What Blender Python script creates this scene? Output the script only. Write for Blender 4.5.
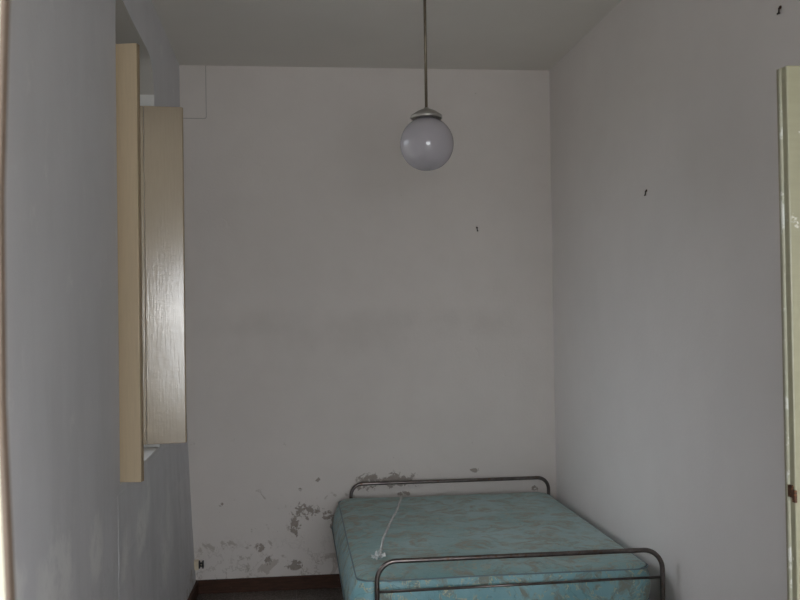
import bpy, bmesh, math, random
from mathutils import Vector, Matrix

random.seed(7)
S = bpy.context.scene
COL = S.collection
for o in list(bpy.data.objects):
    bpy.data.objects.remove(o)

# ---------------------------------------------------------------- camera
CAM = Vector((0.71656, -6.24351, 1.79672))
cd = bpy.data.cameras.new('camera')
cam = bpy.data.objects.new('camera', cd)
COL.objects.link(cam)
F = Vector((0.110594, 0.993754, 0.01491))
RT = Vector((0.99378, -0.110376, -0.014772))
UP = RT.cross(F)
cam.matrix_world = Matrix(((RT.x, UP.x, -F.x, CAM.x), (RT.y, UP.y, -F.y, CAM.y),
                           (RT.z, UP.z, -F.z, CAM.z), (0, 0, 0, 1)))
cd.sensor_width = 36.0
cd.lens = 940.0 * 36.0 / 800.0
cd.clip_start = 0.05
cd.dof.use_dof = True
cd.dof.focus_distance = 4.6
cd.dof.aperture_fstop = 14.0
S.camera = cam

# ---------------------------------------------------------------- sky, lights, exposure
w = bpy.data.worlds.new('overcast_sky')
S.world = w
w.use_nodes = True
wt = w.node_tree
bg = wt.nodes['Background']
# overcast sky: three times brighter overhead than at the horizon, dull ground below it
tcw = wt.nodes.new('ShaderNodeTexCoord')
sx = wt.nodes.new('ShaderNodeSeparateXYZ')
rampw = wt.nodes.new('ShaderNodeValToRGB')
mr = wt.nodes.new('ShaderNodeMapRange')
mr.inputs[1].default_value = -1.0
wt.links.new(tcw.outputs['Generated'], sx.inputs[0])
wt.links.new(sx.outputs[2], mr.inputs[0])
wt.links.new(mr.outputs[0], rampw.inputs[0])
el = rampw.color_ramp.elements
el[0].position = 0.0; el[0].color = (.13, .125, .115, 1)
el[1].position = 1.0; el[1].color = (.92, .935, 1.0, 1)
e = el.new(.49); e.color = (.13, .125, .115, 1)
e = el.new(.51); e.color = (.32, .335, .36, 1)
wt.links.new(rampw.outputs[0], bg.inputs[0])
bg.inputs[1].default_value = 10.0

def area(name, loc, direction, sx, sy, power, col):
    l = bpy.data.lights.new(name, 'AREA')
    l.shape = 'RECTANGLE'; l.size = sx; l.size_y = sy
    l.energy = power; l.color = col
    o = bpy.data.objects.new(name, l)
    COL.objects.link(o)
    o.location = loc
    o.rotation_euler = Vector(direction).to_track_quat('-Z', 'Y').to_euler()
    return o

# area light added behind the camera, standing in for daylight from the unseen hall
area('hall_daylight_fill', (1.15, -8.85, 1.60), (0, 1, 0), 2.3, 1.7, 97.0, (0.90, 0.95, 1.0))
# the little flash of the camera the picture was taken with
fl = bpy.data.lights.new('camera_flash', 'POINT')
fl.energy = 10.5
fl.shadow_soft_size = 0.012
fl.color = (1.0, 0.97, 0.92)
flo = bpy.data.objects.new('camera_flash', fl)
COL.objects.link(flo)
flo.location = CAM + RT * 0.03 + UP * 0.05

vs = S.view_settings
vs.view_transform = 'Standard'
vs.look = 'None'
vs.gamma = 1.0
vs.use_curve_mapping = False
vs.exposure = 0.0
S.cycles.use_denoising = True
S.cycles.max_bounces = 14
S.cycles.diffuse_bounces = 10

# ---------------------------------------------------------------- material helpers
class NT:
    def __init__(self, name):
        self.m = bpy.data.materials.new(name)
        self.m.use_nodes = True
        self.t = self.m.node_tree
        self.b = self.t.nodes['Principled BSDF']
        self.tc = self.t.nodes.new('ShaderNodeTexCoord')
    def n(self, kind, **kw):
        nd = self.t.nodes.new('ShaderNode' + kind)
        for k, v in kw.items():
            setattr(nd, k, v)
        return nd
    def put(self, sock, v):
        if hasattr(v, 'is_output'):
            self.t.links.new(v, sock)
        elif isinstance(v, (tuple, list)) and len(v) == 3 and sock.type == 'RGBA':
            sock.default_value = (*v, 1)
        else:
            sock.default_value = v
    def obj(self):
        return self.tc.outputs['Object']
    def geo(self):
        if not hasattr(self, 'g'):
            self.g = self.n('NewGeometry')
        return self.g.outputs['Position']
    def map(self, src, scale=(1, 1, 1), loc=(0, 0, 0)):
        nd = self.n('Mapping')
        self.put(nd.inputs['Vector'], src)
        nd.inputs['Scale'].default_value = scale
        nd.inputs['Location'].default_value = loc
        return nd.outputs[0]
    def noise(self, src, scale, detail=4, rough=.55, dist=0.0):
        nd = self.n('TexNoise')
        self.put(nd.inputs['Vector'], src)
        nd.inputs['Scale'].default_value = scale
        nd.inputs['Detail'].default_value = detail
        nd.inputs['Roughness'].default_value = rough
        nd.inputs['Distortion'].default_value = dist
        return nd.outputs['Fac']
    def vor(self, src, scale, feature='F1'):
        nd = self.n('TexVoronoi', feature=feature)
        self.put(nd.inputs['Vector'], src)
        nd.inputs['Scale'].default_value = scale
        return nd.outputs['Distance']
    def math(self, op, a, b=0.0, c=0.0, clamp=False):
        nd = self.n('Math', operation=op, use_clamp=clamp)
        self.put(nd.inputs[0], a); self.put(nd.inputs[1], b); self.put(nd.inputs[2], c)
        return nd.outputs[0]
    def ramp(self, v, lo, hi, a=0.0, b=1.0):
        nd = self.n('MapRange', interpolation_type='SMOOTHSTEP')
        self.put(nd.inputs[0], v)
        nd.inputs[1].default_value = lo; nd.inputs[2].default_value = hi
        nd.inputs[3].default_value = a; nd.inputs[4].default_value = b
        return nd.outputs[0]
    def mix(self, f, a, b):
        nd = self.n('Mix', data_type='RGBA')
        self.put(nd.inputs[0], f); self.put(nd.inputs[6], a); self.put(nd.inputs[7], b)
        return nd.outputs[2]
    def sep(self, src):
        nd = self.n('SeparateXYZ')
        self.put(nd.inputs[0], src)
        return nd.outputs
    def bump(self, h, strength=.3, dist=.01):
        nd = self.n('Bump')
        self.put(nd.inputs['Height'], h)
        nd.inputs['Strength'].default_value = strength
        nd.inputs['Distance'].default_value = dist
        self.t.links.new(nd.outputs[0], self.b.inputs['Normal'])
    def set(self, color=None, rough=None, metal=None, spec=None, coat=None):
        for k, v in (('Base Color', color), ('Roughness', rough), ('Metallic', metal),
                     ('Specular IOR Level', spec), ('Coat Weight', coat)):
            if v is not None:
                self.put(self.b.inputs[k], v)
        return self.m

def blobs(N, P, lst):
    """soft union of ellipses (centre a,b, radii) in two of the axes"""
    out = None
    for (x, y, z, rx, ry, rz) in lst:
        d = N.n('VectorMath', operation='SUBTRACT')
        N.put(d.inputs[0], P); d.inputs[1].default_value = (x, y, z)
        s = N.n('VectorMath', operation='MULTIPLY')
        N.put(s.inputs[0], d.outputs[0]); s.inputs[1].default_value = (1 / rx, 1 / ry, 1 / rz)
        l = N.n('VectorMath', operation='LENGTH')
        N.put(l.inputs[0], s.outputs[0])
        v = N.ramp(l.outputs['Value'], 0.3, 1.25, 1.0, 0.0)
        out = v if out is None else N.math('MAXIMUM', out, v)
    return out

def mat_plaster(name, base, dirty, damage=(), stains=(), damp_z=0.0, streak=0.0, pale=()):
    N = NT(name)
    P = N.geo()
    big = N.noise(P, 0.9, 3)
    mid = N.noise(P, 5.0, 5)
    c = N.mix(N.ramp(big, .3, .7), base, tuple(v * 0.955 for v in base))
    c = N.mix(N.ramp(mid, .35, .75, 0, .30), c, dirty)
    z = N.sep(P)[2]
    h = N.noise(P, 60.0, 3)
    if streak:
        st = N.noise(N.map(P, (1.6, 2.0, .55)), 2.2, 5, .6)
        low = N.ramp(z, .6, 2.2, 1, .25)
        c = N.mix(N.math('MULTIPLY', N.ramp(st, .42, .68, 0, streak), low), c, tuple(v * .78 for v in base))
    if stains:
        m = blobs(N, P, stains)
        c = N.mix(N.math('MULTIPLY', m, N.ramp(mid, .25, .7, .10, .30)), c, tuple(v * .86 for v in dirty))
    if pale:
        m = blobs(N, P, pale)
        q = N.math('ADD', N.noise(P, 4.0, 8, .66), N.math('MULTIPLY', m, .24))
        c = N.mix(N.ramp(q, .58, .80, 0, .7), c, (.86, .86, .855))
        gr = N.noise(P, 8.0, 9, .72)
        c = N.mix(N.math('MULTIPLY', N.ramp(gr, .50, .64, 0, .5), N.ramp(z, .7, 1.35, 1, 0)), c, tuple(v * .80 for v in base))
        h = N.math('ADD', h, N.math('MULTIPLY', gr, N.ramp(z, .7, 1.35, 3, 0)))
    if damp_z:
        # flaked paint and damp lines near the floor
        lowm = N.ramp(z, .05, damp_z, 1, 0)
        n1 = N.noise(P, 9.0, 9, .65, .6)
        q = N.math('ADD', n1, N.math('MULTIPLY', lowm, .10))
        c = N.mix(N.math('MULTIPLY', N.ramp(q, .66, .70, 0, .5), N.ramp(z, damp_z * .8, damp_z * 1.4, 1, 0)), c, (.36, .30, .25))
        ln = N.math('ABSOLUTE', N.math('SUBTRACT', N.noise(P, 3.2, 8, .62), .5))
        lm = N.math('MULTIPLY', N.ramp(ln, .0, .012, 1, 0), N.ramp(z, .0, damp_z * .55, .55, 0))
        c = N.mix(lm, c, (.32, .27, .23))
        sp = N.ramp(N.vor(P, 16.0), .02, .05, 1, 0)
        c = N.mix(N.math('MULTIPLY', sp, N.ramp(z, .1, damp_z * 1.2, .8, 0)), c, (.24, .19, .16))
        h = N.math('ADD', h, N.math('MULTIPLY', N.ramp(q, .62, .70), -2.0))
    if damage:
        m = blobs(N, P, damage)
        q = N.math('ADD', N.noise(P, 24.0, 9, .70, .5), N.math('MULTIPLY', m, .275))
        hole = N.ramp(q, .715, .755)
        c = N.mix(N.math('MULTIPLY', hole, .85), c, N.mix(N.noise(P, 40, 3), (.40, .35, .31), (.20, .155, .125)))
        h = N.math('ADD', h, N.math('MULTIPLY', hole, -3.0))
    N.bump(h, .22, .004)
    return N.set(c, .88, spec=.2)

def mat_paint(name, base, worn, rough=.3, spec=.5, streak_axis=(2, 2, 40), wear=.62):
    N = NT(name)
    P = N.obj()
    n = N.noise(N.map(P, streak_axis), 3.0, 4)
    c = N.mix(N.ramp(n, .3, .75, 0, .5), base, tuple(v * .88 for v in base))
    s = N.noise(P, 14.0, 6, .65)
    c = N.mix(N.ramp(s, wear, wear + .05), c, worn)
    N.bump(N.math('ADD', n, N.math('MULTIPLY', N.noise(P, 30, 3), .6)), .12, .004)
    return N.set(c, N.ramp(n, .3, .8, rough * .9, rough * 1.15), spec=spec)

def mat_simple(name, col, rough=.5, metal=0.0, var=.12, scale=25, spec=.5, rust=None):
    N = NT(name)
    n = N.noise(N.obj(), scale, 5)
    c = N.mix(N.ramp(n, .3, .7), col, tuple(v * (1 - var) for v in col))
    if rust:
        c = N.mix(N.ramp(N.noise(N.obj(), scale * 2.2, 5), .55, .68), c, rust)
    N.bump(n, .08, .002)
    return N.set(c, rough, metal, spec)

M = {}
X = 1.0
PX = .0066
def bk(x, z, rx, rz):
    return (x, 0, z, rx * PX, .3, rz * PX)
M['wall_back'] = mat_plaster('plaster_back', (.75, .70, .665), (.66, .61, .57),
    damage=[bk(.765, .505, 23, 12), bk(.905, .477, 9, 7), bk(.69, .41, 9, 14), bk(1.18, .685, 22, 13),
            bk(1.38, .690, 26, 12), bk(1.426, .60, 10, 4), bk(.69, .16, 13, 9), bk(.46, .28, 8, 6),
            bk(.52, .19, 6, 7), bk(.73, .648, 4, 3), bk(.85, .71, 4, 4), bk(1.90, .74, 7, 4), bk(2.31, .6, 6, 5),
            bk(.22, .57, 4, 4), bk(.95, .42, 5, 12)],
    stains=[bk(1.0, 1.66, 85, 24), bk(1.30, 1.76, 60, 14), bk(.55, 1.74, 70, 16), bk(1.9, 1.72, 80, 18)],
    damp_z=.85)
M['wall_left'] = mat_plaster('plaster_left', (.70, .70, .725), (.625, .62, .645), streak=.5, damp_z=.55,
    pale=[(0, -3.35, 1.0, .3, .32, .22), (0, -2.75, .98, .3, .16, .18), (0, -3.8, 1.1, .3, .2, .12), (0, -1.75, .85, .3, .3, .2), (0, -1.1, .6, .3, .3, .3), (0, -2.2, .75, .3, .15, .2)],
    stains=[(0, -1.5, .6, .3, .5, .5), (0, -2.2, .85, .3, .3, .2)],
    )
M['wall_right'] = mat_plaster('plaster_right', (.785, .745, .725), (.725, .685, .665))
M['ceiling'] = mat_plaster('plaster_ceiling', (.745, .715, .67), (.70, .67, .625))
M['hall'] = mat_plaster('plaster_hall', (.72, .72, .71), (.66, .66, .65))
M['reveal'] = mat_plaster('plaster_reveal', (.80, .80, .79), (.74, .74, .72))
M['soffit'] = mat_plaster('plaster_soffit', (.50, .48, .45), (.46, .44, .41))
M['joint'] = mat_simple('joint_line', (.40, .375, .35), .9)
M['cream_shutter'] = mat_paint('cream_shutter_paint', (.44, .36, .265), (.40, .33, .22), .16, .9, (40, 40, 2.5), .70)
M['cream_dull'] = mat_paint('cream_shutter_paint_aged', (.66, .53, .36), (.38, .29, .18), .42, .5, (40, 40, 2), .70)
M['worn_edge'] = mat_simple('worn_brown_edge', (.36, .27, .17), .6, scale=40)
M['cream_door'] = mat_paint('cream_door_paint', (.35, .335, .23), (.80, .79, .72), .35, .5, (3, 3, 20), .64)
M['door_lip'] = mat_paint('worn_lip_paint', (.42, .41, .31), (.62, .62, .56), .4, .5, (8, 8, 30), .52)
M['jamb'] = mat_paint('cream_jamb_paint', (.82, .80, .66), (.66, .54, .30), .35, .5, (4, 4, 6), .64)
M['dark_brown'] = mat_simple('dark_brown', (.09, .06, .04), .6)
M['rust'] = mat_simple('rusty_iron', (.10, .045, .025), .75, .3, .4, 60, rust=(.28, .12, .05))
M['iron'] = mat_simple('dark_iron', (.05, .04, .035), .5, .6)
M['steel'] = mat_simple('tarnished_chrome_tube', (.20, .175, .165), .30, .85, .35, 18, rust=(.15, .10, .07))
M['rod'] = mat_simple('tarnished_brass_rod', (.20, .165, .12), .40, .75, .25, 30)
M['cap'] = mat_simple('pewter_cap', (.42, .40, .37), .42, .8, .15, 30)
M['cream_plastic'] = mat_simple('aged_cream_plastic', (.76, .66, .50), .45)
M['black_plastic'] = mat_simple('black_plastic', (.012, .012, .013), .4)
M['base_cloth'] = mat_simple('dark_green_ticking', (.03, .085, .085), .8, scale=60)
M['frame_white'] = mat_paint('white_window_paint', (.74, .73, .69), (.6, .57, .5), .4)

def mat_skirting():
    N = NT('brown_skirting_paint')
    P = N.geo()
    n = N.noise(N.map(P, (3, 3, 20)), 5, 5)
    c = N.mix(N.ramp(n, .3, .7), (.075, .034, .02), (.045, .022, .014))
    c = N.mix(N.ramp(N.noise(P, 30, 6), .66, .74), c, (.13, .09, .065))
    return N.set(c, .6, spec=.2)
M['skirting'] = mat_skirting()

def mat_floor():
    N = NT('dark_terrazzo')
    P = N.geo()
    v = N.vor(P, 90)
    c = N.mix(N.ramp(v, .25, .6), (.22, .195, .175), (.09, .072, .062))
    c = N.mix(N.ramp(N.noise(P, 55, 4), .52, .62, 0, .6), c, (.22, .19, .17))
    x, y, z = N.sep(P)
    def joint(a):
        f = N.math('FRACT', N.math('DIVIDE', a, .40))
        return N.ramp(N.math('ABSOLUTE', N.math('SUBTRACT', f, .5)), .492, .497)
    j = N.math('MAXIMUM', joint(N.math('ADD', x, .1)), joint(N.math('ADD', y, .215)))
    c = N.mix(N.math('MULTIPLY', j, .6), c, (.33, .29, .26))
    return N.set(c, .45)
M['floor'] = mat_floor()
M['hall_tile'] = mat_simple('pale_hall_tile', (.62, .60, .56), .4, scale=6)

def mat_globe():
    N = NT('opal_glass')
    n = N.noise(N.obj(), 4, 3)
    c = N.mix(N.ramp(n, .3, .7), (.40, .375, .40), (.38, .36, .38))
    N.set(c, .06, spec=.5)
    N.b.inputs['Subsurface Weight'].default_value = .15
    N.b.inputs['Subsurface Radius'].default_value = (.03, .03, .03)
    return N.m
M['globe'] = mat_globe()

def mat_glass():
    N = NT('window_glass')
    t = N.t
    tr = N.n('BsdfTransparent'); tr.inputs[0].default_value = (.88, .90, .90, 1)
    gl = N.n('BsdfGlossy'); gl.inputs['Roughness'].default_value = .04
    fr = N.n('Fresnel'); fr.inputs[0].default_value = 1.45
    mx = N.n('MixShader')
    t.links.new(fr.outputs[0], mx.inputs[0]); t.links.new(tr.outputs[0], mx.inputs[1]); t.links.new(gl.outputs[0], mx.inputs[2])
    t.links.new(mx.outputs[0], t.nodes['Material Output'].inputs[0])
    return N.m
M['glass'] = mat_glass()

def mat_plastic_film():
    N = NT('clear_film')
    t = N.t
    n = N.noise(N.obj(), 60, 3)
    N.set((.85, .88, .88), .25)
    tr = N.n('BsdfTransparent')
    mx = N.n('MixShader')
    t.links.new(N.ramp(n, .3, .7, .65, .95), mx.inputs[0])
    t.links.new(tr.outputs[0], mx.inputs[1]); t.links.new(N.b.outputs[0], mx.inputs[2])
    t.links.new(mx.outputs[0], t.nodes['Material Output'].inputs[0])
    return N.m
M['film'] = mat_plastic_film()

def mat_damask(name, teal, pale, brown, gold, gold_amt, contrast, xs=1.0, sc=9.0):
    N = NT(name)
    P = N.obj()
    warp = N.n('TexNoise'); N.put(warp.inputs['Vector'], P); warp.inputs['Scale'].default_value = 5.0
    warp.inputs['Detail'].default_value = 3
    ws = N.n('VectorMath', operation='SCALE'); N.put(ws.inputs[0], warp.outputs['Color']); ws.inputs['Scale'].default_value = .22
    ad = N.n('VectorMath', operation='ADD'); N.put(ad.inputs[0], P); N.put(ad.inputs[1], ws.outputs[0])
    Q = ad.outputs[0]
    motif = N.noise(N.map(Q, (xs, 1, 1)), sc, 5, .6, .8)
    fine = N.noise(Q, 26, 4, .6, .5)
    c = N.mix(N.ramp(N.noise(P, 2.2, 3), .35, .68), teal, pale)
    mm = N.math('MULTIPLY', N.ramp(motif, .47, .60), N.ramp(fine, .36, .58, .25, 1))
    c = N.mix(N.math('MULTIPLY', mm, contrast), c, brown)
    edge = N.ramp(N.math('ABSOLUTE', N.math('SUBTRACT', motif, .50)), .0, .028, 1, 0)
    gm = N.math('MULTIPLY', edge, N.ramp(fine, .45, .60, 0, gold_amt))
    c = N.mix(gm, c, gold)
    vein = N.ramp(N.math('ABSOLUTE', N.math('SUBTRACT', N.noise(Q, 10, 2), .5)), 0, .014, 1, 0)
    c = N.mix(N.math('MULTIPLY', vein, .30), c, tuple(v * .45 for v in teal))
    hgt = N.math('ADD', N.math('MULTIPLY', motif, 1.6), N.math('MULTIPLY', vein, -.5))
    N.bump(hgt, .35, .012)
    N.set(c, N.ramp(motif, .4, .6, .42, .60), spec=.5)
    N.b.inputs['Sheen Weight'].default_value = .15
    return N.m
M['damask_top'] = mat_damask('teal_damask_top', (.18, .34, .34), (.275, .43, .435), (.26, .255, .20), (.42, .36, .22), .6, .95, .8)
M['damask_side'] = mat_damask('teal_damask_border', (.18, .38, .42), (.28, .50, .54), (.25, .25, .19), (.62, .56, .30), .95, .85, 1.3, 12.0)
M['piping'] = mat_simple('grey_blue_piping', (.16, .23, .26), .5, scale=80)

# ---------------------------------------------------------------- mesh helpers
def link(name, me, mat, parent=None, loc=None, smooth=False):
    o = bpy.data.objects.new(name, me)
    COL.objects.link(o)
    if mat is not None:
        me.materials.append(mat)
    if parent is not None:
        o.parent = parent
    if loc is not None:
        o.location = loc
    if smooth:
        for p in me.polygons:
            p.use_smooth = True
    return o

def from_bm(name, bm, mat, parent=None, loc=None, smooth=False):
    bmesh.ops.recalc_face_normals(bm, faces=bm.faces)
    me = bpy.data.meshes.new(name)
    bm.to_mesh(me); bm.free()
    return link(name, me, mat, parent, loc, smooth)

def add_box(bm, a, b, bevel=0.0, seg=2):
    t = bmesh.new()
    vs_ = [t.verts.new((x, y, z)) for x in (a[0], b[0]) for y in (a[1], b[1]) for z in (a[2], b[2])]
    for f in ((0, 1, 3, 2), (4, 6, 7, 5), (0, 4, 5, 1), (2, 3, 7, 6), (0, 2, 6, 4), (1, 5, 7, 3)):
        t.faces.new([vs_[i] for i in f])
    bmesh.ops.recalc_face_normals(t, faces=t.faces)
    if bevel:
        bmesh.ops.bevel(t, geom=t.edges[:], offset=bevel, segments=seg, affect='EDGES', profile=.5)
    me = bpy.data.meshes.new('tmp'); t.to_mesh(me); t.free()
    bm.from_mesh(me); bpy.data.meshes.remove(me)

def box(name, a, b, mat, parent=None, bevel=0.0, loc=None, seg=2):
    bm = bmesh.new(); add_box(bm, a, b, bevel, seg)
    return from_bm(name, bm, mat, parent, loc)

def add_tube(bm, pts, r, seg=12, cap=True, closed=False):
    pts = [Vector(p) for p in pts]
    n = len(pts)
    rs = r if isinstance(r, (list, tuple)) else [r] * n
    tang = []
    for i in range(n):
        if closed:
            d = pts[(i + 1) % n] - pts[i - 1]
        else:
            d = pts[min(i + 1, n - 1)] - pts[max(i - 1, 0)]
        tang.append(d.normalized())
    up = Vector((0, 0, 1)) if abs(tang[0].z) < .9 else Vector((1, 0, 0))
    u = (up - tang[0] * up.dot(tang[0])).normalized()
    rings = []
    for i in range(n):
        u = (u - tang[i] * u.dot(tang[i])).normalized()
        v = tang[i].cross(u)
        rings.append([bm.verts.new(pts[i] + (u * math.cos(2 * math.pi * k / seg) + v * math.sin(2 * math.pi * k / seg)) * rs[i]) for k in range(seg)])
    for i in range(n if closed else n - 1):
        a, b = rings[i], rings[(i + 1) % n]
        for k in range(seg):
            bm.faces.new((a[k], a[(k + 1) % seg], b[(k + 1) % seg], b[k]))
    if cap and not closed:
        bm.faces.new(rings[0][::-1]); bm.faces.new(rings[-1])

def tube(name, pts, r, mat, parent=None, seg=12, closed=False, loc=None):
    bm = bmesh.new(); add_tube(bm, pts, r, seg, True, closed)
    return from_bm(name, bm, mat, parent, loc, True)

def fillet(pts, rad, n=8):
    pts = [Vector(p) for p in pts]
    out = [pts[0]]
    for i in range(1, len(pts) - 1):
        a = (pts[i - 1] - pts[i]).normalized(); b = (pts[i + 1] - pts[i]).normalized()
        p0 = pts[i] + a * rad; p1 = pts[i] + b * rad; c = pts[i] + (a + b) * rad
        for k in range(n + 1):
            th = math.pi / 2 * k / n
            out.append(c - b * rad * math.cos(th) - a * rad * math.sin(th))
    out.append(pts[-1])
    return out

def lathe(name, prof, mat, parent=None, seg=48, loc=None):
    bm = bmesh.new()
    rings = []
    for r, z in prof:
        if r < 1e-5:
            rings.append([bm.verts.new((0, 0, z))])
        else:
            rings.append([bm.verts.new((r * math.cos(2 * math.pi * k / seg), r * math.sin(2 * math.pi * k / seg), z)) for k in range(seg)])
    for a, b in zip(rings, rings[1:]):
        for k in range(seg):
            k2 = (k + 1) % seg
            if len(a) == 1 and len(b) == 1: continue
            if len(a) == 1: bm.faces.new((a[0], b[k2], b[k]))
            elif len(b) == 1: bm.faces.new((a[k], a[k2], b[0]))
            else: bm.faces.new((a[k], a[k2], b[k2], b[k]))
    return from_bm(name, bm, mat, parent, loc, True)

def empty(name, loc, rz=0.0):
    o = bpy.data.objects.new(name, None)
    COL.objects.link(o)
    o.location = loc; o.rotation_euler = (0, 0, rz)
    o.empty_display_size = .05
    return o

def tag(o, label, cat, group=None):
    o['label'] = label; o['category'] = cat
    if group: o['group'] = group
    return o

def struct(o, label=None):
    o['kind'] = 'structure'
    if label: o['label'] = label
    return o

# ---------------------------------------------------------------- the room
H = 3.4447          # ceiling height
WX = 2.4604         # right wall face
YF = -5.70          # room side of the wall with the doorway
TH = .14            # thickness of that wall

struct(box('floor', (-.35, YF - TH, -.12), (WX + .3, .25, 0), M['floor']), 'dark speckled terrazzo floor')
struct(box('ceiling', (-.35, YF - TH, H), (WX + .3, .25, H + .15), M['ceiling']), 'dull grey-white plaster ceiling')
wb = struct(box('wall_back', (-.35, 0, -.1), (WX + .3, .22, H + .05), M['wall_back']), 'off-white back wall with flaking damp plaster low down')

# shallow plastered-over cover in the corner under the ceiling
def rounded_panel(name, x0, x1, z0, z1, d0, d1, r, mat, parent):
    bm = bmesh.new()
    out = [(x0, z1), (x0, z0)]
    for k in range(7):
        a = -math.pi / 2 + math.pi / 2 * k / 6
        out.append((x1 - r + r * math.cos(a), z0 + r + r * math.sin(a)))
    out.append((x1, z1))
    f = [bm.verts.new((x, d0, z)) for x, z in out]
    b = [bm.verts.new((x, d1, z)) for x, z in out]
    bm.faces.new(f); bm.faces.new(b[::-1])
    for i in range(len(out)):
        j = (i + 1) % len(out)
        bm.faces.new((f[i], f[j], b[j], b[i]))
    return from_bm(name, bm, mat, parent)
rounded_panel('cover_joint', -.02, .1535, 3.095, H, -.0008, .001, .012, M['joint'], wb)  # slightly larger dark plate, showing as a thin line round the cover
rounded_panel('cover_panel', -.02, .1495, 3.099, H, -.004, .001, .010, M['wall_back'], wb)

# left wall: leans in a little at its damp foot, pierced by the window niche
def gx(z, y):
    return (-.017 + .074 * max(0.0, 1 - z / H) ** 3) * min(1.0, max(0.0, 1 + y / 2.0))
NY0, NY1, SILL, SPR = -2.315, -1.2102, 1.118, 2.968
NC, NH = (NY0 + NY1) / 2, (NY1 - NY0) / 2
def arch(y):
    u = min(1.0, abs((y - NC) / NH))
    return SPR + (.172 + .03 * (y < NC) * u * u) * (1 - u ** (9 if y > NC else 60))
XO = -.32           # outer face of the left wall
def left_wall():
    bm = bmesh.new()
    nys = [NY0 + (NY1 - NY0) * (0.5 - 0.5 * math.cos(math.pi * k / 20)) for k in range(21)]
    ys = [YF - .02, -5.0, -4.2, -3.4, -2.9] + nys + [-.9, -.45, -.02, .1]
    cache = {}
    def v(x, y, z):
        k = (round(x, 5), round(y, 5), round(z, 5))
        if k not in cache: cache[k] = bm.verts.new((x, y, z))
        return cache[k]
    def step(y):            # the plaster around the window is a touch thinner than the near stretch
        return 0.0
    def strip(ya, yb, za0, zb0, za1, zb1, n):
        for i in range(n):
            t0, t1 = i / n, (i + 1) / n
            A0, B0 = za0 + (za1 - za0) * t0, zb0 + (zb1 - zb0) * t0
            A1, B1 = za0 + (za1 - za0) * t1, zb0 + (zb1 - zb0) * t1
            bm.faces.new((v(gx(A0, ya), ya, A0), v(gx(B0, yb), yb, B0), v(gx(B1, yb), yb, B1), v(gx(A1, ya), ya, A1)))
            bm.faces.new((v(XO, ya, A0), v(XO, ya, A1), v(XO, yb, B1), v(XO, yb, B0)))
    for ya, yb in zip(ys, ys[1:]):
        mid = (ya + yb) / 2
        if NY0 < mid < NY1:
            strip(ya, yb, 0, 0, SILL, SILL, 8)
            strip(ya, yb, arch(ya), arch(yb), H + .02, H + .02, 3)
        else:
            for z0, z1, n in ((0, SILL, 8), (SILL, SPR, 8), (SPR, H + .02, 3)):
                strip(ya, yb, z0, z0, z1, z1, n)
    return from_bm('wall_left', bm, M['wall_left'])
wl = struct(left_wall(), 'blue-grey streaked plaster wall on the left with a window niche')

# lining of the niche: sill, reveals and arched head
def niche():
    def q(name, pairs):
        bm = bmesh.new()
        prev = None
        for y, z in pairs:
            cur = (bm.verts.new((gx(z, y), y, z)), bm.verts.new((XO, y, z)))
            if prev: bm.faces.new((prev[0], cur[0], cur[1], prev[1]))
            prev = cur
        return bm
    zs = [SILL + (SPR - SILL) * k / 8 for k in range(9)]
    ys = [NY0 + (NY1 - NY0) * (0.5 - 0.5 * math.cos(math.pi * k / 24)) for k in range(25)]
    from_bm('window_reveal', q('r', [(NY1, z) for z in zs]), M['reveal'], wl)
    from_bm('window_reveal', q('r', [(NY0, z) for z in zs]), M['reveal'], wl)
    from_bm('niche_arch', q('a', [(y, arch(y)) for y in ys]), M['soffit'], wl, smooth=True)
    box('window_sill', (XO, NY0 + .001, SILL - .03), (gx(SILL, -1.8) - .002, NY1 - .001, SILL + .003), M['reveal'], wl)
niche()
# old render left proud under the window, its near edge a crisp vertical line
def render_coat():
    bm = bmesh.new()
    n = 20
    rows = []
    rnd = random.Random(5)
    for i in range(n + 1):
        z = .002 + i / n * 1.085
        x = gx(z, -2.3)
        t = .001 + (.003 + rnd.uniform(-.003, .002)) * (1 - (i / n) ** 5)
        e = rnd.uniform(-.004, .004)
        rows.append([bm.verts.new(p) for p in ((x - .003, NY0 - .062 + e, z), (x + t, NY0 - .056 + e, z), (gx(z, -1.7) + t, -1.7, z), (gx(z, -.9) + t, -.9, z), (gx(z, -.45) + t * .6, -.45, z), (gx(z, -.02) - .001, -.02, z))])
    for a, b in zip(rows, rows[1:]):
        for k in range(5):
            bm.faces.new((a[k], a[k + 1], b[k + 1], b[k]))
    bm.faces.new(rows[-1])
    return from_bm('plaster_coat', bm, M['wall_left'], wl)
render_coat()

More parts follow.
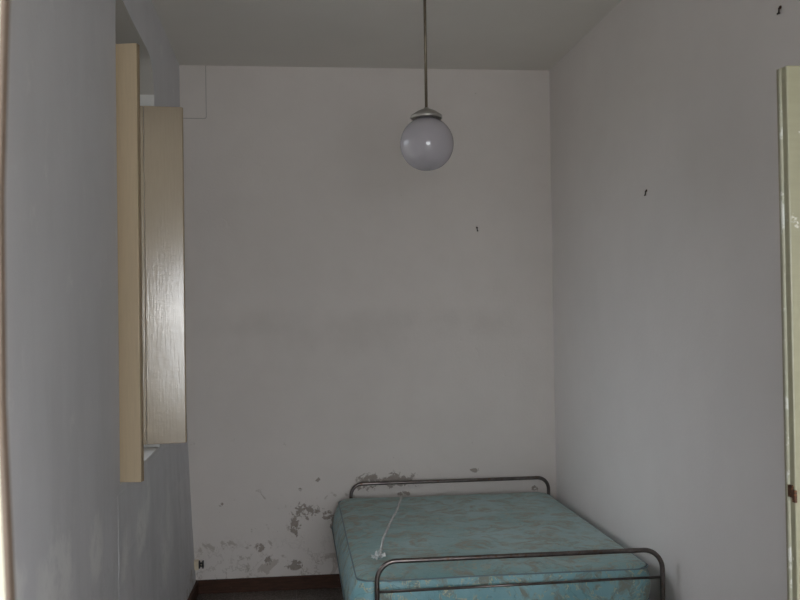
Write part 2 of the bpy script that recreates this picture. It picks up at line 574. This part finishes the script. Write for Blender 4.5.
# window: painted frame, two sashes with a pane each
def window():
    y0, y1, z0, z1 = NY0 + .005, NY1 - .005, SILL + .004, SPR
    bm = bmesh.new()
    a = .045
    add_box(bm, (-.22, y0, z0), (-.16, y0 + a, z1), .004)
    add_box(bm, (-.22, y1 - a, z0), (-.16, y1, z1), .004)
    add_box(bm, (-.22, y0, z0), (-.16, y1, z0 + a), .004)
    add_box(bm, (-.22, y0, z1 - a), (-.16, y1, z1), .004)
    # arched fanlight board closing the head
    prev = None
    for k in range(25):
        y = NY0 + (NY1 - NY0) * (0.5 - 0.5 * math.cos(math.pi * k / 24))
        cur = [bm.verts.new((x, y, z)) for x in (-.215, -.165) for z in (z1 - .02, arch(y) + .004)]
        if prev:
            for i, j in ((0, 1), (1, 3), (3, 2), (2, 0)):
                bm.faces.new((prev[i], cur[i], cur[j], prev[j]))
        prev = cur
    wo = struct(from_bm('window_1', bm, M['frame_white']), 'white painted casement window deep in the niche')
    mid = (y0 + y1) / 2
    for ya, yb in ((y0 + a, mid), (mid, y1 - a)):
        bm = bmesh.new()
        s = .05
        for p, q in (((ya, z0 + a), (ya + s, z1 - a)), ((yb - s, z0 + a), (yb, z1 - a)),
                     ((ya + s, z0 + a), (yb - s, z0 + a + s)), ((ya + s, z1 - a - s), (yb - s, z1 - a)),
                     ((ya + s, z0 + .95), (yb - s, z0 + .98))):
            add_box(bm, (-.205, p[0], p[1]), (-.17, q[0], q[1]), .003)
        sash = from_bm('sash', bm, M['frame_white'], wo)
        box('pane', (-.19, ya + s - .005, z0 + a + s - .005), (-.186, yb - s + .005, z0 + .952), M['glass'], sash)
        box('pane', (-.19, ya + s - .005, z0 + .978), (-.186, yb - s + .005, z1 - a - s + .005), M['glass'], sash)
window()

# right wall with a doorway towards the camera
DY0, DY1, DZ = -5.08, -4.315, 2.335
def right_wall():
    bm = bmesh.new()
    x0, x1 = WX, WX + .2
    add_box(bm, (x0, DY1, -.05), (x1, .1, H + .02))
    add_box(bm, (x0, YF - .05, -.05), (x1, DY0, H + .02))
    add_box(bm, (x0, DY0, DZ), (x1, DY1, H + .02))
    return from_bm('wall_right', bm, M['wall_right'])
struct(right_wall(), 'plain off-white plaster wall on the right')

# wall with the doorway the picture is taken through
OX0, OX1, OZ = .520, 1.75, 2.80
def front_wall():
    bm = bmesh.new()
    add_box(bm, (-.34, YF - TH, -.05), (OX0, YF, H + .02))
    add_box(bm, (OX1, YF - TH, -.05), (WX + .2, YF, H + .02))
    add_box(bm, (OX0, YF - TH, OZ), (OX1, YF, H + .02))
    return from_bm('wall_front', bm, M['hall'])
struct(front_wall(), 'wall with the doorway the room is seen through')

# painted jambs of that doorway; the left one is slightly bowed, with a thin dark brown strip along its edge
def jamb():
    bm = bmesh.new(); be = bmesh.new()
    n = 24
    prev = None; pe = None
    for i in range(n + 1):
        z = OZ * i / n
        xe = .5543 + .0042 * min(1.6, ((z - 1.81) / .168) ** 2)
        xe = min(xe, .5590)
        cur = [bm.verts.new(p) for p in ((OX0, YF - TH - .01, z), (xe - .032, YF - TH - .01, z), (xe - .0016, YF - .004, z), (OX0, YF - .004, z))]
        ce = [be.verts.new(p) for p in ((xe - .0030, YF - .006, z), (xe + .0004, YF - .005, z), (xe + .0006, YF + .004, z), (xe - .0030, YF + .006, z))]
        if prev:
            for k in range(4):
                bm.faces.new((prev[k], prev[(k + 1) % 4], cur[(k + 1) % 4], cur[k]))
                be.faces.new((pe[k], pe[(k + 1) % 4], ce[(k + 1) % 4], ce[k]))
        prev, pe = cur, ce
    j = from_bm('trim_1', bm, M['jamb'])
    struct(j, 'cream painted door jamb at the left edge, close to the camera')
    from_bm('dark_arris', be, M['dark_brown'], j)
jamb()
bmj = bmesh.new()
add_box(bmj, (OX1 - .03, YF - TH - .01, 0), (OX1 + .0, YF + .01, OZ), .003)
add_box(bmj, (.559, YF - TH - .01, OZ - .03), (OX1 - .03, YF + .01, OZ), .003)
struct(from_bm('trim_2', bmj, M['jamb']), 'cream painted jamb and head of the near doorway')

# hall behind the camera
bmh = bmesh.new()
HY = -8.9
add_box(bmh, (-.9, HY, 0), (-.8, YF - TH, H))
add_box(bmh, (3.0, HY, 0), (3.1, YF - TH, H))
struct(from_bm('wall_hall_sides', bmh, M['hall']))
bmh = bmesh.new()
for a, b in (((-.9, 0), (-.05, H)), ((2.35, 0), (3.1, H)), ((-.05, 0), (2.35, .72)), ((-.05, 2.48), (2.35, H))):
    add_box(bmh, (a[0], HY - .15, a[1]), (b[0], HY, b[1]))
add_box(bmh, (-.9, YF - TH, 0), (-.34, YF - TH + .1, H))
add_box(bmh, (WX + .2, YF - TH, 0), (3.1, YF - TH + .1, H))
struct(from_bm('wall_hall', bmh, M['hall']))
struct(box('floor_hall', (-.9, HY, -.12), (3.1, YF - TH, 0), M['hall_tile']))
struct(box('ceiling_hall', (-.9, HY, H), (3.1, YF - TH, H + .1), M['hall']))

# skirting
def skirting(name, pts, h, t, mat):
    """profile swept along a polyline of (x, y) wall-foot points; inside is on the right-hand side"""
    bm = bmesh.new()
    prof = [(0, 0), (t, 0), (t, h - .008), (t - .004, h), (0, h)]
    prev = None
    for (p, nrm) in pts:
        cur = [bm.verts.new((p[0] + nrm[0] * a, p[1] + nrm[1] * a, z)) for a, z in prof]
        if prev:
            for k in range(5):
                bm.faces.new((prev[k], prev[(k + 1) % 5], cur[(k + 1) % 5], cur[k]))
        else:
            bm.faces.new(cur)
        prev = cur
    bm.faces.new(prev[::-1])
    return struct(from_bm(name, bm, mat))
skirting('baseboard_back', [((.03 + k * .203, 0), (0, -1)) for k in range(13)], .088, .014, M['skirting'])
skirting('baseboard_left', [((gx(.04, -5.65 + k * .47), -5.65 + k * .47), (1, 0)) for k in range(13)], .088, .014, M['skirting'])
skirting('baseboard_right', [((WX, -4.25 + k * .42), (-1, 0)) for k in range(11)], .088, .014, M['skirting'])

# open door leaf standing out from the right wall
def door_leaf():
    y = -4.35
    r = empty('door_1', (WX - .006, y, 0))
    struct(r, 'cream painted door leaf standing open from the right wall')
    L = WX - .006
    x1 = 1.7625 - L           # start of the thick face
    x0 = 1.7590 - L           # rebated lip
    bm = bmesh.new()
    add_box(bm, (x1, -.002, .008), (-.004, .040, 2.3150), .003)
    panel = from_bm('door_panel', bm, M['cream_door'], r)
    # raised mouldings round two recessed-looking fields, on the hidden wide face
    for z0, z1 in ((.18, .95), (1.12, 2.16)):
        bm = bmesh.new()
        a, b = x1 + .10, -.10
        for p, q in (((a, z0), (b, z0 + .025)), ((a, z1 - .025), (b, z1)), ((a, z0 + .025), (a + .025, z1 - .025)), ((b - .025, z0 + .025), (b, z1 - .025))):
            add_box(bm, (p[0], -.010, p[1]), (q[0], -.001, q[1]), .003)
        from_bm('moulding', bm, M['cream_door'], panel)
    # lip: half-round worn bead, with dark rebate between
    tube('edge_bead', [(x0 + .0055, .024, .01 + k * (2.303 / 20)) for k in range(21)], .0062, M['door_lip'], r, 10)
    box('rebate', (x0 + .004, .020, .008), (x1 + .002, .040, 2.3150), M['worn_edge'], r)
    bm = bmesh.new()
    zc = 1.407
    add_box(bm, (x0 - .0005, .004, zc - .013), (x0 + .0045, .022, zc + .013), .001)
    add_box(bm, (x1 - .003, -.005, zc - .022), (x1 + .003, .006, zc + .004), .001)
    lp = from_bm('latch', bm, M['rust'], r)
    lp['label'] = 'rusty latch on the door edge'
    for z in (.28, 1.15, 2.05):
        tube('hinge', [(-.004, .046, z - .045), (-.004, .046, z + .045)], .008, M['iron'], r, 10)
door_leaf()

# ---------------------------------------------------------------- shutters of the window niche
def shutter(hinge, free, label, face_mat, strip, z0, h):
    d = Vector((free[0] - hinge[0], free[1] - hinge[1], 0))
    L = d.length
    r = empty('window_shutter', (hinge[0], hinge[1], z0), math.atan2(d.y, d.x))
    tag(r, label, 'shutter', 'inner shutters of the niche window')
    t = .028
    s0 = strip
    bm = bmesh.new(); add_box(bm, (s0 + .002, 0, 0), (L - .004, t, h), .003)
    from_bm('panel', bm, face_mat, r)
    if s0 > 0:
        bm = bmesh.new(); add_box(bm, (0, .003, 0), (s0, t, h), .002)
        from_bm('hinge_stile', bm, face_mat, r)
    bm = bmesh.new(); add_box(bm, (L - .0045, .003, .002), (L, t - .002, h - .002), .0015)
    from_bm('worn_edge', bm, M['worn_edge'], r)
    for z in (.22, h / 2, h - .22):
        tube('hinge', [(-.003, t + .004, z - .04), (-.003, t + .004, z + .04)], .006, M['iron'], r, 8)
    return r
shutter((-.088, -1.280), (.146, -1.252), 'cream inner shutter leaf farther in, with a glossy sheen', M['cream_shutter'], .034, 1.143, 1.752)
shutter((-.128, -2.262), (.0855, -2.315), 'taller-looking yellowed cream shutter leaf nearer the camera', M['cream_dull'], 0, 1.127, 1.797)

# ---------------------------------------------------------------- pendant lamp
def lamp():
    r = empty('pendant_lamp', (1.2945, -2.2, H))
    tag(r, 'white opal glass globe lamp hanging on a thin metal rod', 'lamp')
    zc, R = 2.5352 - H, .1172
    zt = 2.653 - H
    prof = []
    for k in range(33):
        a = -math.pi / 2 + (math.pi / 2 + math.radians(69)) * k / 32
        prof.append((max(0.0, R * math.cos(a)), zc + R * math.sin(a)))
    prof[0] = (0, zc - R)
    prof.append((R * .30, zc + R * .97))
    lathe('globe', prof, M['globe'], r)
    zr = zc + R * .915
    lathe('cap', [(.0, zr + .052), (.009, zr + .052), (.012, zr + .047), (.026, zr + .042), (.045, zr + .033), (.060, zr + .022), (.0675, zr + .017),
                  (.0690, zr + .013), (.0685, zr + .004), (.066, zr + .003), (.064, zr + .010), (.03, zr + .020), (0, zr + .022)], M['cap'], r)
    lathe('rod', [(0, zr + .05), (.0064, zr + .05), (.0064, -.02), (0, -.02)], M['rod'], r, 16)
    lathe('ceiling_rose', [(0, 0), (.052, 0), (.052, -.008), (.045, -.022), (.022, -.040), (.009, -.05), (0, -.05)], M['cap'], r, 32)
    for k in range(3):
        a = 2 * math.pi * k / 3 + .9
        tube('screw', [(.066 * math.cos(a), .066 * math.sin(a), zr + .008), (.073 * math.cos(a), .073 * math.sin(a), zr + .008)], .0025, M['cap'], r, 8)
lamp()

# ---------------------------------------------------------------- bed
BX0, BX1 = 1.063, 2.389
def bed():
    r = empty('metal_bed', ((BX0 + BX1) / 2, -1.05, 0))
    tag(r, 'low metal bed frame of bent tubes in the far corner', 'bed')
    o = Vector(r.location)
    def T(name, pts, rad, parent=r, seg=12):
        return tube(name, [Vector(p) - o for p in pts], rad, M['steel'], parent, seg)
    hb = T('headboard', fillet([(BX0, -.06, 0), (BX0, -.06, .685), (BX1, -.06, .685), (BX1, -.06, 0)], .075, 10), .0118)
    T('rail', [(BX0, -.06, .55), (BX1, -.06, .55)], .006, hb)
    T('rail', [(BX0, -.06, .36), (BX1, -.06, .36)], .006, hb)
    fb = T('footboard', fillet([(BX0, -2.03, 0), (BX0, -2.03, .689), (BX1, -2.03, .689), (BX1, -2.03, 0)], .088, 10), .0112)
    T('rail', [(BX0, -2.03, .553), (BX1, -2.03, .562)], .0062, fb)
    T('rail', [(BX0, -2.03, .36), (BX1, -2.03, .36)], .0062, fb)
    for x in (BX0, BX1):
        bm = bmesh.new()
        add_box(bm, (x - .015 - o.x, -2.03 - o.y, .33), (x + .015 - o.x, -.06 - o.y, .37), .003)
        from_bm('side_rail', bm, M['steel'], r)
        for y in (-.06, -2.03):
            lathe('foot_cap', [(0, 0), (.017, 0), (.018, .004), (.016, .035), (.012, .04), (0, .04)], M['black_plastic'], r, 16, (x - o.x, y - o.y, 0))
    for k in range(11):
        y = -.22 - k * .165
        bm = bmesh.new()
        add_box(bm, (BX0 + .01 - o.x, y - .03 - o.y, .365), (BX1 - .01 - o.x, y + .03 - o.y, .378), .003)
        from_bm('slat', bm, M['steel'], r)
bed()

# thin dark pad under the mattress
pad = box('mattress_pad', (1.085, -2.005, .379), (2.368, -.085, .417), M['base_cloth'], bevel=.012)
tag(pad, 'dark green pad showing under the mattress corner at the foot of the bed', 'mattress pad')

# ---------------------------------------------------------------- mattress
def mattress():
    X0, X1, Y0, Y1, Z0, Z1 = .930, 2.362, -1.985, -.105, .425, .600
    cx, cy = (X0 + X1) / 2, (Y0 + Y1) / 2
    r = empty('mattress', (cx, cy, Z0))
    tag(r, 'teal floral damask mattress on the metal bed', 'mattress')
    hx, hy, hz = (X1 - X0) / 2, (Y1 - Y0) / 2, Z1 - Z0
    from mathutils import noise as mn
    def outline(n_side=40, rc=.075, inset=0.0):
        pts = []
        a, b = hx - inset, hy - inset
        rc = max(.012, rc - inset)
        cs = [(a - rc, b - rc, 0), (-a + rc, b - rc, 90), (-a + rc, -b + rc, 180), (a - rc, -b + rc, 270)]
        for i, (x, y, s) in enumerate(cs):
            for k in range(9):
                t = math.radians(s + 90 * k / 8)
                pts.append((x + rc * math.cos(t), y + rc * math.sin(t)))
            x2, y2, s2 = cs[(i + 1) % 4]
            t = math.radians(s + 90)
            p0 = Vector((x + rc * math.cos(t), y + rc * math.sin(t))); p1 = Vector((x2 + rc * math.cos(t), y2 + rc * math.sin(t)))
            for k in range(1, n_side):
                p = p0.lerp(p1, k / n_side); pts.append((p.x, p.y))
        return pts
    def wob(x, y, z):
        return .006 * mn.noise(Vector((x * 3, y * 3, z * 3 + 4)))
    def lean(x, t):
        k = min(1.0, max(0.0, (-x - hx + .35) / .35))
        return .045 * t * k * k * (3 - 2 * k)
    # border: ring of loops up the side with vertical ruching
    bm = bmesh.new()
    loops = []
    m = 14
    for j in range(m + 1):
        t = j / m
        z = .010 + t * (hz - .020)
        bul = .012 * math.sin(math.pi * t)
        pts = outline(inset=.004)
        lp = []
        for i, (x, y) in enumerate(pts):
            d = Vector((x, y)); n = Vector((x / hx, y / hy))
            n = Vector((math.copysign(abs(n.x) ** 8, n.x), math.copysign(abs(n.y) ** 8, n.y))).normalized()
            pk = .0035 * math.sin(math.pi * t) * (abs(math.sin(i * .62)) - .5)
            k = bul + pk + wob(x, y, z)
            lp.append(bm.verts.new((x + n.x * k + lean(x, t), y + n.y * k, z)))
        loops.append(lp)
    N_ = len(loops[0])
    for a, b in zip(loops, loops[1:]):
        for i in range(N_):
            bm.faces.new((a[i], a[(i + 1) % N_], b[(i + 1) % N_], b[i]))
    from_bm('border', bm, M['damask_side'], r, None, True)
    # top and bottom panels
    def cover(name, zbase, sgn):
        bm = bmesh.new()
        loops = []
        for j in range(15):
            t = j / 14
            ins = .004 + (min(hx, hy) - .03) * (t ** 1.7)
            # quick rise over the rounded rim, then a gentle crown
            rise = .022 * (1 - math.exp(-ins / .035)) + .006 * t
            pts = outline(inset=ins, rc=.075 + .02)
            lp = []
            for (x, y) in pts:
                qx = .0022 * math.sin(x * 21 + 1.2 * math.sin(y * 6)) * math.sin(y * 19 + x * 3)
                z = zbase + sgn * (rise + (qx + .007 * mn.noise(Vector((x * 2.3, y * 2.3, 1.7)))) * min(1, t * 5))
                lp.append(bm.verts.new((x + lean(x, 1.0 if sgn > 0 else 0.0), y, z)))
            loops.append(lp)
        for a, b in zip(loops, loops[1:]):
            for i in range(N_):
                bm.faces.new((a[i], a[(i + 1) % N_], b[(i + 1) % N_], b[i]))
        bm.faces.new(loops[-1])
        return from_bm(name, bm, M['damask_top'], r, None, True)
    top = cover('top_panel', hz - .010, 1)
    cover('bottom_panel', .010, -.4)
    for z in (hz - .010, .010):
        tube('piping', [(x + lean(x, 1.0 if z > .05 else 0.0), y, z + wob(x, y, z) * .4) for x, y in outline(inset=.001)], .0034, M['piping'], r, 8, True)
    return top, Vector((cx, cy, Z0))
MT, MO = mattress()
from mathutils.bvhtree import BVHTree
TREE = BVHTree.FromPolygons([v.co + MO for v in MT.data.vertices], [list(p.vertices) for p in MT.data.polygons])
def top_z(x, y):
    h = TREE.ray_cast(Vector((x, y, 2)), Vector((0, 0, -1)))
    return h[0].z if h[0] else .61

# ---------------------------------------------------------------- torn plastic tie lying on the mattress
def tie():
    r = empty('plastic_tie', (1.23, -.85, .612))
    tag(r, 'thin clear plastic tie with a crumpled end lying on the mattress', 'plastic strip')
    o = Vector(r.location)
    pts = [(1.385, -.15), (1.360, -.32), (1.333, -.47), (1.300, -.64), (1.273, -.75), (1.230, -.94), (1.195, -1.12), (1.162, -1.28), (1.136, -1.46), (1.108, -1.66)]
    bm = bmesh.new()
    prev = None
    for i, (x, y) in enumerate(pts):
        z = top_z(x, y) + .003
        wd = .0075
        tl = .004 if i % 2 else -.002
        cur = [bm.verts.new(Vector(p) - o) for p in ((x - wd, y, z), (x, y, z + .005), (x + wd, y, z + tl), (x, y, z - .001))]
        if prev:
            for k in range(4):
                bm.faces.new((prev[k], prev[(k + 1) % 4], cur[(k + 1) % 4], cur[k]))
        else:
            bm.faces.new(cur)
        prev = cur
    bm.faces.new(prev[::-1])
    from_bm('strip', bm, M['film'], r)
    rnd = random.Random(3)
    bm = bmesh.new()
    c = Vector((1.098, -1.70, top_z(1.098, -1.70) + .014))
    for k in range(7):
        a = 2 * math.pi * k / 7 + rnd.uniform(-.3, .3)
        d1 = Vector((math.cos(a), math.sin(a) * 1.6, 0)); d2 = Vector((math.cos(a + .7), math.sin(a + .7) * 1.6, 0))
        l = rnd.uniform(.025, .046)
        p = [c, c + d1 * l + Vector((0, 0, rnd.uniform(-.008, .018))), c + (d1 + d2) * l * .5 + Vector((0, 0, rnd.uniform(.0, .028))), c + d2 * l * .8 + Vector((0, 0, -.004))]
        vs_ = [bm.verts.new(q - o) for q in p]
        bm.faces.new(vs_[:3]); bm.faces.new((vs_[0], vs_[2], vs_[3]))
    cr = from_bm('crumpled_end', bm, M['film'], r)
    sm = cr.modifiers.new('thickness', 'SOLIDIFY'); sm.thickness = .0012
tie()

# ---------------------------------------------------------------- hooks and nails
def hook(name, loc, nrm, label, s=.78):
    r = empty(name, loc)
    tag(r, label, 'nail', 'old nails left in the walls')
    n = Vector(nrm)
    side = Vector((0, 0, 1)).cross(n)
    pts = [(-.01, 0), (.012, 0), (.018, .003), (.021, .012)]
    tube('shank', [n * a * s + Vector((0, 0, -b)) * s for a, b in ((-.012, .0), (.006, .0), (.010, .005), (.010, .018), (.013, .028), (.019, .031))], [.0042 * s] * 6, M['iron'], r, 8)
    q = r.rotation_euler
    bm = bmesh.new()
    add_tube(bm, [n * .001, n * .006], [.0085 * s, .006 * s], 12)
    from_bm('head', bm, M['rust'], r, None, True)
    if side.length:
        tube('bent_tip', [n * .012 * s + Vector((0, 0, -.026)) * s, n * .012 * s + side * .010 * s + Vector((0, 0, -.030)) * s], .0032 * s, M['iron'], r, 6)
hook('nail', (1.9416, -.0, 2.372), (0, -1, 0), 'small bent nail in the back wall above the bed')
hook('nail', (WX, -1.7441, 2.392), (-1, 0, 0), 'bent nail at mid height on the right wall')
hook('nail', (WX, -3.0619, 2.876), (-1, 0, 0), 'bent nail high on the right wall above the door leaf')

# ---------------------------------------------------------------- old socket in the corner
def socket():
    r = empty('wall_socket', (.058, 0, .192))
    tag(r, 'small cream socket with a black plug low in the corner', 'socket')
    box('socket_box', (-.035, -.034, -.032), (.014, .004, .030), M['cream_plastic'], r, .004)
    bm = bmesh.new()
    add_box(bm, (.013, -.030, -.024), (.022, -.004, .024), .002)
    add_box(bm, (.022, -.026, -.013), (.036, -.008, .013), .002)
    add_box(bm, (.036, -.030, -.024), (.046, -.004, .024), .002)
    p = from_bm('plug', bm, M['black_plastic'], r)
    p['label'] = 'black plug'
    tube('plug_pin', [(.028, -.0275, .001), (.034, -.0275, .001)], .004, M['cream_plastic'], p, 8)
socket()
